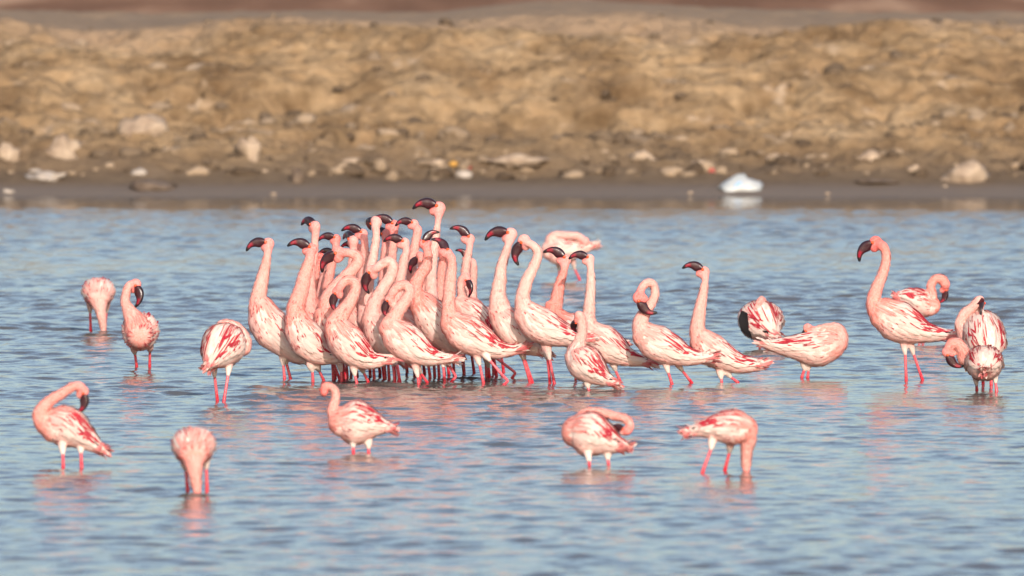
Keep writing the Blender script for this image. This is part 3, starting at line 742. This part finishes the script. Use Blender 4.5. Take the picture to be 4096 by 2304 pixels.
B(1517, 'flamingo with whitest neck, showing the back of its head and a bill tip', (1, (1500, 385), (1457, 490), {'u': (-.7, .3, .5), 'away': 1, 'd': 40}), Zm(1, (1462, 1090, 66), (1490, 920, 58), (1525, 760, 50), (1553, 600, 44), (1560, 480, 46), (1550, 420, 50)), nx=1468, tone=.08, headtone=.1, red=.3)
B(1497, 'flamingo with glossy raised bill and rosy cheek behind the whitest neck', (1, (1743, 377), (1505, 345)), Zm(1, (1735, 900, 54), (1745, 700, 50), (1765, 560, 46)), nx=1570, tone=.5, headtone=.7, red=.3)
B(1491, 'flamingo seen from behind with dull pink nape and bill hidden by the whitest neck', (1, (1625, 500), (1490, 560), {'away': 1, 'u': (-.5, .2, 1)}), Zm(1, (1650, 900, 54), (1660, 720, 48), (1668, 580, 46)), nx=1540, tone=.55, red=.3)
B(1514, 'flamingo with pale neck and level bill, standing mid cluster above the looped white neck', (1, (1862, 582), (1635, 592)), Zm(1, (1815, 1120, 64), (1850, 930, 56), (1885, 770, 46), (1905, 690, 44)), nx=1592, tone=.2, red=.4)
B(1503, 'flamingo with arched nape and very dark heavy bill, behind the pale level billed bird', (1, (1970, 370), (1772, 412)), Zm(1, (1965, 900, 58), (1990, 720, 54), (2015, 570, 50), (2035, 460, 54)), nx=1650, tone=.45, red=.3)
B(1508, 'flamingo with lowered head and red rimmed eye behind the salmon stretched neck', (1, (2035, 775), (1955, 960), {'u': LEFT}), Zm(1, (2060, 1150, 56), (2085, 950, 50), (2080, 820, 48), (2060, 740, 46)), nx=1668, tone=.6, headtone=.6, red=.3)
B(1500, 'tallest flamingo with white neck, its head above every other bird', (1, (2250, 180), (1970, 215)), Zm(1, (2185, 1020, 66), (2205, 800, 56), (2235, 580, 46), (2258, 420, 38), (2272, 320, 40)), nx=1728, tone=.1, headtone=.4, red=.3)
B(1494, 'flamingo of which a drooping dark bill shows beside the striding bird neck', (1, (2310, 690), (2378, 890), {'u': (.8, 0, .5), 'd': 0}), Zm(1, (2300, 1100, 56), (2310, 900, 50), (2330, 760, 46)), nx=1768, tone=.75, red=.3)
B(1510, 'flamingo with long snaking neck and bill lifted upward, standing above the one looking back', (3, (500, 532), (280, 440)), Zm(3, (455, 1010, 56), (475, 850, 48), (495, 730, 42), (512, 640, 42)), nx=1858, tone=.3, red=.4)
B(1491, 'flamingo hidden behind a snaking neck, its dark bill and nape on either side', (3, (490, 770), (345, 690)), Zm(3, (545, 1150, 44), (555, 950, 38), (555, 830, 38)), nx=1886, tone=.35, red=.3)
# ------------------------------------------------------------------ birds standing apart
B(1395, 'ruffled flamingo preening with its black flight feathers drooping and head buried', (5, (1085, 650), (1045, 800), {'u': (.3, -.6, .6), 'dz': 60, 'd': -10}),
  Zm(5, (1160, 660, 90, 150), (1170, 570, 42, 110), (1155, 518, 34, 20), (1120, 570, 32, -110), (1095, 620, 32, -150)),
  Zm(5, (1300, 890, 25, -230), (1250, 850, 85, -190), (1180, 780, 175, -90), (1145, 730, 205, 20), (1140, 680, 160, 130)),
  [Zm(5, (1128, 890), (1133, 960), (1140, 1022))], tone=.7, red=1.0, lat=1.15, group=OUT)
B(1510, 'flamingo asleep with its neck folded and face laid on its back', (5, (1612, 838), (1650, 1000), {'u': (-1, 0, .2), 'dz': 60, 'd': -20}),
  Zm(5, (1850, 1020, 130), (1945, 960, 105), (1975, 880, 72), (1930, 815, 62), (1840, 812, 52), (1760, 820, 44, -10), (1700, 830, 42, -20)),
  Zm(5, (1185, 970, 20), (1280, 995, 50), (1420, 1005, 100), (1580, 1015, 150), (1730, 1020, 190), (1850, 990, 165)),
  [Zm(5, (1590, 1160), (1598, 1238), (1570, 1318)), Zm(5, (1640, 1170), (1640, 1243), (1633, 1318))], tone=.45, headtone=.95, red=.5, white=1.0, group=OUT)
B(1527, 'tall flamingo with bright red head and downturned bill standing alone in full profile', (6, (575, 215), (470, 368)),
  Zm(6, (650, 780, 115), (588, 700, 66), (600, 600, 50), (645, 490, 42), (677, 390, 36), (682, 310, 34), (660, 250, 40)),
  Zm(6, (1205, 945, 14), (1120, 940, 38), (1000, 925, 75), (870, 880, 135), (760, 830, 160), (680, 780, 130)),
  [Zm(6, (818, 1000), (832, 1092), (840, 1306)), Zm(6, (870, 1000), (898, 1092), (972, 1303))], tone=.7, headtone=1.0, red=.8, group=OUT)
B(1362, 'flamingo with ruffled red and white back and looped salmon neck behind the red headed bird', (6, (1152, 590), (1090, 692), {'u': RIGHT}),
  Zm(6, (1020, 720, 75), (1042, 640, 40), (1032, 560, 33), (1060, 508, 32), (1110, 500, 36), (1145, 540, 40)),
  Zm(6, (785, 640, 22), (850, 650, 65), (930, 680, 100), (1000, 705, 95), (1040, 710, 70)),
  [Zm(6, (930, 780), (940, 830), (945, 985)), Zm(6, (960, 780), (965, 830), (975, 980))], facing=1, tone=.8, headtone=.8, red=1.0, group=OUT)
B(1539, 'cream flamingo seen from behind, its bill tucked down into its own back feathers', (6, (1425, 690), (1424, 795), {'u': (0, -1, .5), 'dz': -100, 'd': 30}),
  Zm(6, (1310, 930, 85, 60), (1262, 850, 40, 40), (1300, 770, 38, 30), (1365, 720, 36, 30), (1415, 665, 38, 20)),
  Zm(6, (1500, 1120, 30, -230), (1475, 1040, 120, -140), (1450, 950, 160, -20), (1430, 890, 150, 90), (1410, 870, 100, 150)),
  [Zm(6, (1440, 1080), (1440, 1200), (1442, 1325)), Zm(6, (1500, 1080), (1503, 1200), (1505, 1332))], tone=.25, headtone=.15, red=.5, white=1.0, lat=1.0, black=0, group=OUT)
B(1567, 'flamingo seen from behind with bowed salmon head, in front of the cream one', (6, (1163, 1098), (1297, 1188), {'u': (-.5, 0, -.8), 'd': -20}),
  Zm(6, (1360, 1150, 75, 90), (1300, 1130, 55, 60), (1280, 1060, 48, 20), (1240, 1010, 46, 0), (1190, 1020, 46, 0)),
  Zm(6, (1450, 1210, 22, -240), (1450, 1180, 90, -170), (1450, 1165, 135, -60), (1450, 1160, 130, 50), (1445, 1150, 95, 120)),
  [Zm(6, (1378, 1240), (1391, 1328), (1393, 1372)), Zm(6, (1535, 1230), (1539, 1312), (1549, 1386))], tone=.7, headtone=.6, red=.9, white=.8, lat=1.05, black=0, group=OUT)
B(1331, 'distant pale flamingo feeding head down, body round, neck straight into the water', (7, (735, 712), (730, 800), {'u': (0, -1, .2)}),
  Zm(7, (688, 345, 110, -90), (692, 400, 80, -150), (706, 470, 52, -190), (722, 570, 35, -200), (735, 670, 27, -200)),
  Zm(7, (686, 330, 30, 320), (686, 300, 90, 210), (686, 298, 128, 60), (686, 315, 125, -60), (688, 345, 95, -130)),
  [Zm(7, (605, 410), (609, 488), (615, 666)), Zm(7, (766, 410), (760, 488), (748, 655))], tone=.28, red=.15, speckle=.35, lat=1.15, group=OUT)
B(1476, 'flamingo facing the viewer with dark flecked breast and neck bent aside', (7, (1032, 238), (1010, 440), {'u': (1, -.5, .2), 'dz': -40}),
  Zm(7, (1060, 650, 140, -80), (1015, 550, 95, -110), (965, 460, 60, -100), (938, 390, 42, -90), (945, 310, 38, -60), (975, 235, 38, -30)),
  Zm(7, (1090, 640, 25, 330), (1085, 620, 105, 220), (1080, 655, 165, 80), (1076, 690, 165, -40), (1074, 700, 130, -110)),
  [Zm(7, (1018, 830), (1028, 876), (1046, 1008)), Zm(7, (1168, 820), (1168, 852), (1166, 1005))], tone=.5, red=.15, speckle=.75, lat=.98, group=OUT)
B(1606, 'flamingo seen from behind with head hidden and broad red wing patches, on long bare legs', (7, (1790, 640), (1730, 720), {'dz': 100, 'd': 60}),
  Zm(7, (1980, 800, 110, 100), (2050, 830, 62, 60), (2062, 750, 52, 70), (2000, 650, 50, 100), (1910, 605, 46, 110), (1830, 605, 44, 110)),
  Zm(7, (1720, 985, 30, -220), (1760, 930, 95, -180), (1820, 850, 175, -80), (1870, 790, 205, 30), (1910, 750, 160, 130)),
  [Zm(7, (1765, 990), (1773, 1088), (1800, 1318)), Zm(7, (1908, 980), (1899, 1075), (1857, 1335))], tone=.5, red=1.0, white=1.0, lat=1.0, group=OUT)
B(1864, 'flamingo with neck swung out sideways preening its shoulder, red streaked ruffled wings', (8, (632, 235), (550, 432), {'u': (1, -.3, .3), 'd': -20}),
  Zm(8, (330, 560, 170, 40), (225, 510, 95, 20), (205, 420, 70, 0), (300, 310, 55, -10), (430, 230, 48, -10), (530, 165, 44, -10), (600, 165, 50, -10)),
  Zm(8, (825, 800, 22, -120), (740, 750, 65, -90), (620, 660, 135, -50), (510, 590, 195, 0), (400, 550, 195, 40), (330, 530, 150, 70)),
  [Zm(8, (422, 750), (429, 840), (432, 980)), Zm(8, (605, 740), (609, 828), (616, 970))], tone=.7, headtone=.5, red=1.0, white=.9, group=OUT)
B(1965, 'round rosy flamingo feeding head down with its thick neck plunged into the water', (8, (1775, 1270), (1770, 1400), {'u': (0, -1, .2)}),
  Zm(8, (1735, 830, 150, -110), (1738, 910, 105, -210), (1745, 990, 78, -260), (1755, 1090, 58, -285), (1772, 1215, 44, -295)),
  Zm(8, (1735, 800, 35, 400), (1735, 765, 130, 260), (1735, 755, 180, 80), (1735, 780, 180, -70), (1735, 820, 140, -160)),
  [Zm(8, (1648, 940), (1657, 1000), (1676, 1205)), Zm(8, (1858, 900), (1862, 985), (1869, 1210))], tone=.6, red=.1, speckle=.3, lat=1.15, group=OUT)
B(1812, 'flamingo with crooked neck and face turned away so no bill shows, alone before the cluster', (9, (500, 300), (455, 345), {'dz': 260, 'd': 40}),
  Zm(9, (830, 830, 200), (725, 740, 105), (690, 600, 80), (735, 440, 60), (725, 320, 52), (650, 250, 52), (570, 245, 60)),
  Zm(9, (1585, 890, 30, -40), (1440, 865, 105, -30), (1260, 835, 245, 0), (1070, 810, 340, 0), (910, 790, 300, 0), (830, 780, 220, 0)),
  [Zm(9, (985, 1050), (1004, 1178), (1004, 1275)), Zm(9, (1233, 1110), (1237, 1190), (1238, 1270))], tone=.6, headtone=.9, red=.8, white=.7, group=OUT)
B(1864, 'plump white flamingo with vivid red wing bars and salmon neck curled behind its rump', (10, (880, 405), (720, 420), {'dz': 60}),
  Zm(10, (440, 360, 130, 130), (510, 235, 50, 150), (640, 230, 42, 140), (800, 270, 42, 90), (900, 295, 42, 20), (958, 360, 42, -10), (930, 425, 44, -20)),
  Zm(10, (895, 580, 25, -80), (800, 560, 85, -50), (680, 510, 170, -10), (560, 465, 230, 20), (460, 440, 215, 40), (400, 430, 160, 60)),
  [Zm(10, (518, 640), (532, 738), (536, 800)), Zm(10, (722, 640), (727, 720), (733, 788))], tone=.65, headtone=.7, red=1.0, white=1.0, group=OUT)
B(1888, 'flamingo feeding with neck lowered straight into the water, tail raised opposite the cluster', (10, (2150, 880), (2140, 960), {'u': (1, 0, 0)}),
  Zm(10, (2120, 440, 150), (2170, 510, 90), (2160, 600, 62), (2152, 700, 50), (2150, 830, 43)),
  Zm(10, (1555, 435, 20), (1640, 420, 50), (1760, 395, 100), (1900, 385, 155), (2040, 390, 175), (2130, 410, 145)),
  [Zm(10, (1800, 530), (1788, 610), (1697, 850)), Zm(10, (1985, 560), (1978, 640), (1928, 835))], facing=1, tone=.6, red=.9, white=1.0, group=OUT)
B(1124, 'most distant flamingo, whitish, resting with neck folded over its back', (3, (1790, 575), (1740, 640), {'dz': 180, 'd': 20}),
  Zm(3, (1470, 660, 110), (1440, 570, 62), (1490, 520, 46), (1600, 520, 42, -40), (1700, 525, 44, -60), (1760, 535, 46, -60)),
  Zm(3, (1935, 630, 20), (1850, 655, 55), (1710, 680, 105), (1570, 700, 150), (1490, 700, 150), (1440, 690, 115)),
  [Zm(3, (1525, 830), (1535, 915), (1542, 1020)), Zm(3, (1690, 800), (1712, 900), (1776, 1036))], tone=.15, headtone=.3, red=.3, white=1.0, group=OUT)

# drooping black flight feathers of the preening bird
def black_wing(bird):
    n = 6; P = []; W = []
    for i in range(n):
        u = i / (n - 1)
        pts = Zm(5, (955 + 45 * u, 630 + 20 * u, 0, -190 + 20 * u), (932 + 70 * u, 720, 0, -235 + 20 * u), (950 + 70 * u, 820, 0, -240 + 20 * u), (955 + 105 * u, 850 + 100 * u, 0, -225 + 30 * u))
        c = catmull([bird.loc(p) for p in pts], 3); P.append(c)
        wv = np.zeros_like(c); wv[:, 0] = .0078 * np.interp(np.linspace(0, 1, len(c)), [0, .3, .8, 1], [.6, 1, .8, .1]); wv[:, 1] = .004 * u; W.append(wv)
    P = np.array(P); W = np.array(W); N = np.zeros_like(P); N[..., 1] = -1
    V, q, c = blades(P, W, N, np.tile(BLACK, (n, 1)))
    obj('flight_feathers', mesh_np('flight_feathers', V, q, None, c), M_FEATHER, bird.e, label='black drooping flight feathers')

deps = bpy.context.evaluated_depsgraph_get()
for b in PENDING: b.finish(deps)
black_wing(next(b for b in PENDING if b.label.startswith('ruffled flamingo')))

# ------------------------------------------------------------------ stones and litter along the far shore
M_ROCK = plain_mat('chalk_rock', (.24, .17, .115), (.42, .32, .225), 9)
M_BAG = plain_mat('white_plastic', (.36, .39, .385), (.50, .51, .495), 5, .4)
M_CARD = plain_mat('pale_litter', (.24, .20, .165), (.44, .38, .32), 6)
M_RED = plain_mat('red_plastic', (.34, .06, .04), (.50, .09, .07), 8, .45)
M_OCH = plain_mat('ochre_plastic', (.40, .20, .03), (.55, .30, .06), 8, .5)
M_BLUE = plain_mat('blue_print', (.22, .38, .60), (.30, .46, .66), 8, .5)
M_WOOD = plain_mat('drift_wood', (.09, .06, .04), (.17, .12, .08), 10)
def lump(name, label, cat, px, py, w, h, mat, seed, group=None, jag=.22, dep=.8, sink=.42):
    """uneven stone or crumpled piece, w x h photo pixels, standing on the bank"""
    g = ground_hit(px, py + h * .35); s = g[1] / F_PX; rs = np.random.default_rng(seed)
    nu, nv = 22, 13; th = np.linspace(0, 2 * np.pi, nu, endpoint=False); ph = np.linspace(-np.pi / 2, np.pi / 2, nv) * .985
    TH, PH = np.meshgrid(th, ph)
    D = np.stack([np.cos(PH) * np.cos(TH), np.cos(PH) * np.sin(TH), np.sin(PH)], -1)
    r = np.ones(TH.shape)
    for k in range(9):
        v = norm(rs.normal(size=3)); f = 1.5 + 4 * rs.random(); r += jag * .55 / (1 + .25 * f) * np.sin(f * (D @ v) * 2 + rs.random() * 6)
    for k in range(14):                                  # crumbly surface
        v = norm(rs.normal(size=3)) * (7 + 8 * rs.random()); r += jag * .16 * np.sin(D @ v + rs.random() * 6)
    for k in range(7):                                   # flat broken faces
        v = norm(rs.normal(size=3)); d = D @ v; lim = .72 + .15 * rs.random(); r = np.where(d * r > lim, lim / np.maximum(d, .2), r)
    P = D * r[..., None] * np.array([w * s / 2, w * s / 2 * dep, h * s / 2])
    V = P.reshape(-1, 3); i = np.arange(nv - 1)[:, None] * nu; j = np.arange(nu)[None]; k = (j + 1) % nu
    q = np.stack([i + j, i + k, i + nu + k, i + nu + j], -1).reshape(-1, 4)
    caps = [tuple(range(nu))]
    V = np.vstack([V, V[:nu].mean(0), V[-nu:].mean(0)]); jj = np.arange(nu); kk = (jj + 1) % nu; n0 = nu * nv
    t = np.vstack([np.stack([kk, jj, np.full(nu, n0)], 1), np.stack([(nv - 1) * nu + jj, (nv - 1) * nu + kk, np.full(nu, n0 + 1)], 1)])
    o = obj(name, mesh_np(name, V, q, t), mat); o.location = (g[0], g[1], g[2] + h * s * (.5 - sink))
    o.rotation_euler = (0, 0, rs.random() * .6 - .3)
    o['label'] = label; o['category'] = cat
    if group: o['group'] = group
    return o
bag = lump('plastic_bag', 'crumpled white plastic bag with blue print lying on the wet mud', 'bag', 2950, 726, 165, 84, M_BAG, 3, jag=.25, sink=.42)
pr = bag.data.copy(); 
patch = lump('printed_patch', '', '', 2945, 742, 40, 26, M_BLUE, 5)
for k in ('label', 'category'): del patch[k]
patch.parent = bag; patch.location = (-.02, -.115, .02); patch.scale = (1, .25, 1)
lump('pale_litter', 'torn white litter lying at the foot of the bank beside dark hollow', 'litter', 190, 700, 130, 55, M_CARD, 11, jag=.4)
lump('pale_litter', 'slim pale stick of litter propped against the torn white piece', 'litter', 138, 683, 60, 22, M_CARD, 12, jag=.3)
lump('pale_litter', 'white torn scrap on top of the brown stone on the mud', 'litter', 562, 688, 70, 36, M_CARD, 13, jag=.35)
lump('rock', 'low brown stone at the mud edge under the white scrap', 'rock', 600, 735, 210, 50, M_WOOD, 14)
lump('pale_litter', 'small white scrap alone at the waterline', 'litter', 35, 762, 60, 22, M_CARD, 15, jag=.4)
lump('rock', 'large pale boulder on the mud, biggest along the shore', 'rock', 3855, 690, 190, 100, M_ROCK, 16)
lump('litter_box', 'pinkish carton half sunk below the red scrap', 'litter', 1858, 690, 62, 50, M_CARD, 17, jag=.15)
lump('red_scrap', 'flat dark red scrap on top of the pinkish carton', 'litter', 1858, 664, 72, 18, M_RED, 18, jag=.3)
lump('ochre_scrap', 'small ochre yellow scrap beside the dark red one', 'litter', 1812, 655, 36, 22, M_OCH, 19, jag=.3)
lump('red_scrap', 'small bright red scrap on the bank above the white bag', 'litter', 2848, 682, 34, 26, M_RED, 20)
for i, (x, y, w, h, lab) in enumerate(((1415, 640, 150, 30, 'long pale slab of chalk low on the bank'), (1750, 645, 90, 34, 'pale chalk block next to the ochre scrap'),
        (2060, 640, 300, 40, 'widest pale chalk ledge at the foot of the bank'), (2560, 625, 90, 50, 'pale clod above the dark reeds of mud'), (2800, 648, 70, 34, 'pale clod beside the bright red scrap'),
        (3490, 630, 90, 48, 'pale rounded block over the dark undercut'), (3660, 672, 80, 36, 'pale stone beside the dark gap near the boulder'), (3090, 630, 60, 34, 'small pale clod between the bag and the undercut'),
        (250, 590, 170, 110, 'pale crumbling chalk outcrop over the torn white litter'), (590, 500, 220, 130, 'largest pale chalk outcrop on the slope'), (1000, 600, 110, 130, 'upright pale chalk outcrop over the mud'), (30, 600, 110, 90, 'pale chalk outcrop cut by the frame edge'))):
    lump('rock', lab, 'rock', x, y, w, h, M_ROCK, 40 + i, jag=.35, dep=.6, sink=.45)
for i, (x, y, lab) in enumerate(((3310, 775, 'pebble in the shallows below the undercut'), (2760, 770, 'small pale pebble on the mud left of the bag'), (1060, 690, 'small pale pebble on the dark mud'), (1095, 775, 'pale pebble at the waterline'), (3780, 745, 'pebble at the waterline below the boulder'))):
    lump('pebble', lab, 'pebble', x, y, 24, 13, M_ROCK, 70 + i)
for i, (x, y, w, h, lab) in enumerate(((3500, 722, 180, 22, 'dark weathered plank lying under the pale rounded block'), (1190, 690, 60, 110, 'grey stump standing on the mud flat'))):
    lump('driftwood', lab, 'wood', x, y, w, h, M_WOOD, 80 + i, jag=.25)
# crumbled clods along the foot of the bank
def rubble():
    rs = np.random.default_rng(5); Vs, Qs, Cs = [], [], []; off = 0
    nu, nv = 9, 6; th = np.linspace(0, 2 * np.pi, nu, endpoint=False); ph = np.linspace(-1.5, 1.5, nv)
    TH, PH = np.meshgrid(th, ph); D = np.stack([np.cos(PH) * np.cos(TH), np.cos(PH) * np.sin(TH), np.sin(PH)], -1).reshape(-1, 3)
    i = np.arange(nv - 1)[:, None] * nu; j = np.arange(nu)[None]; k = (j + 1) % nu
    q = np.stack([i + j, i + k, i + nu + k, i + nu + j], -1).reshape(-1, 4)
    for _ in range(900):
        x = rs.uniform(-5.5, 5.5); Y = 86.9 + 1.5 * rs.random() ** 1.4 if rs.random() < .8 else rs.uniform(88, 91.5)
        row = np.abs(GY[:, 300] - Y).argmin(); cc = np.abs(GX[row] - x).argmin()
        size = .012 + .055 * rs.random() ** 2.5
        r = 1 + .22 * sum(np.sin(D @ (norm(rs.normal(size=3)) * (2 + 4 * rs.random())) + rs.random() * 6) for _ in range(4)) / 1.6
        P = D * r[:, None] * size * np.array([1 + .6 * rs.random(), 1, .55 + .4 * rs.random()]) + np.array([x, Y, GZ[row, cc] + size * .1])
        c = lerp(np.array([.08, .056, .037]), np.array([.33, .245, .165]), np.full(len(P), rs.random() ** 2))
        Vs.append(P); Qs.append(q + off); Cs.append(c); off += len(P)
    o = obj('rubble', mesh_np('rubble', np.vstack(Vs), np.vstack(Qs), None, np.vstack(Cs)), mat_col('clod', .95, .6, 40, .1, .1), kind='stuff')
    o['label'] = 'crumbled earth clods strewn along the foot of the bank'; o['category'] = 'rubble'
rubble()
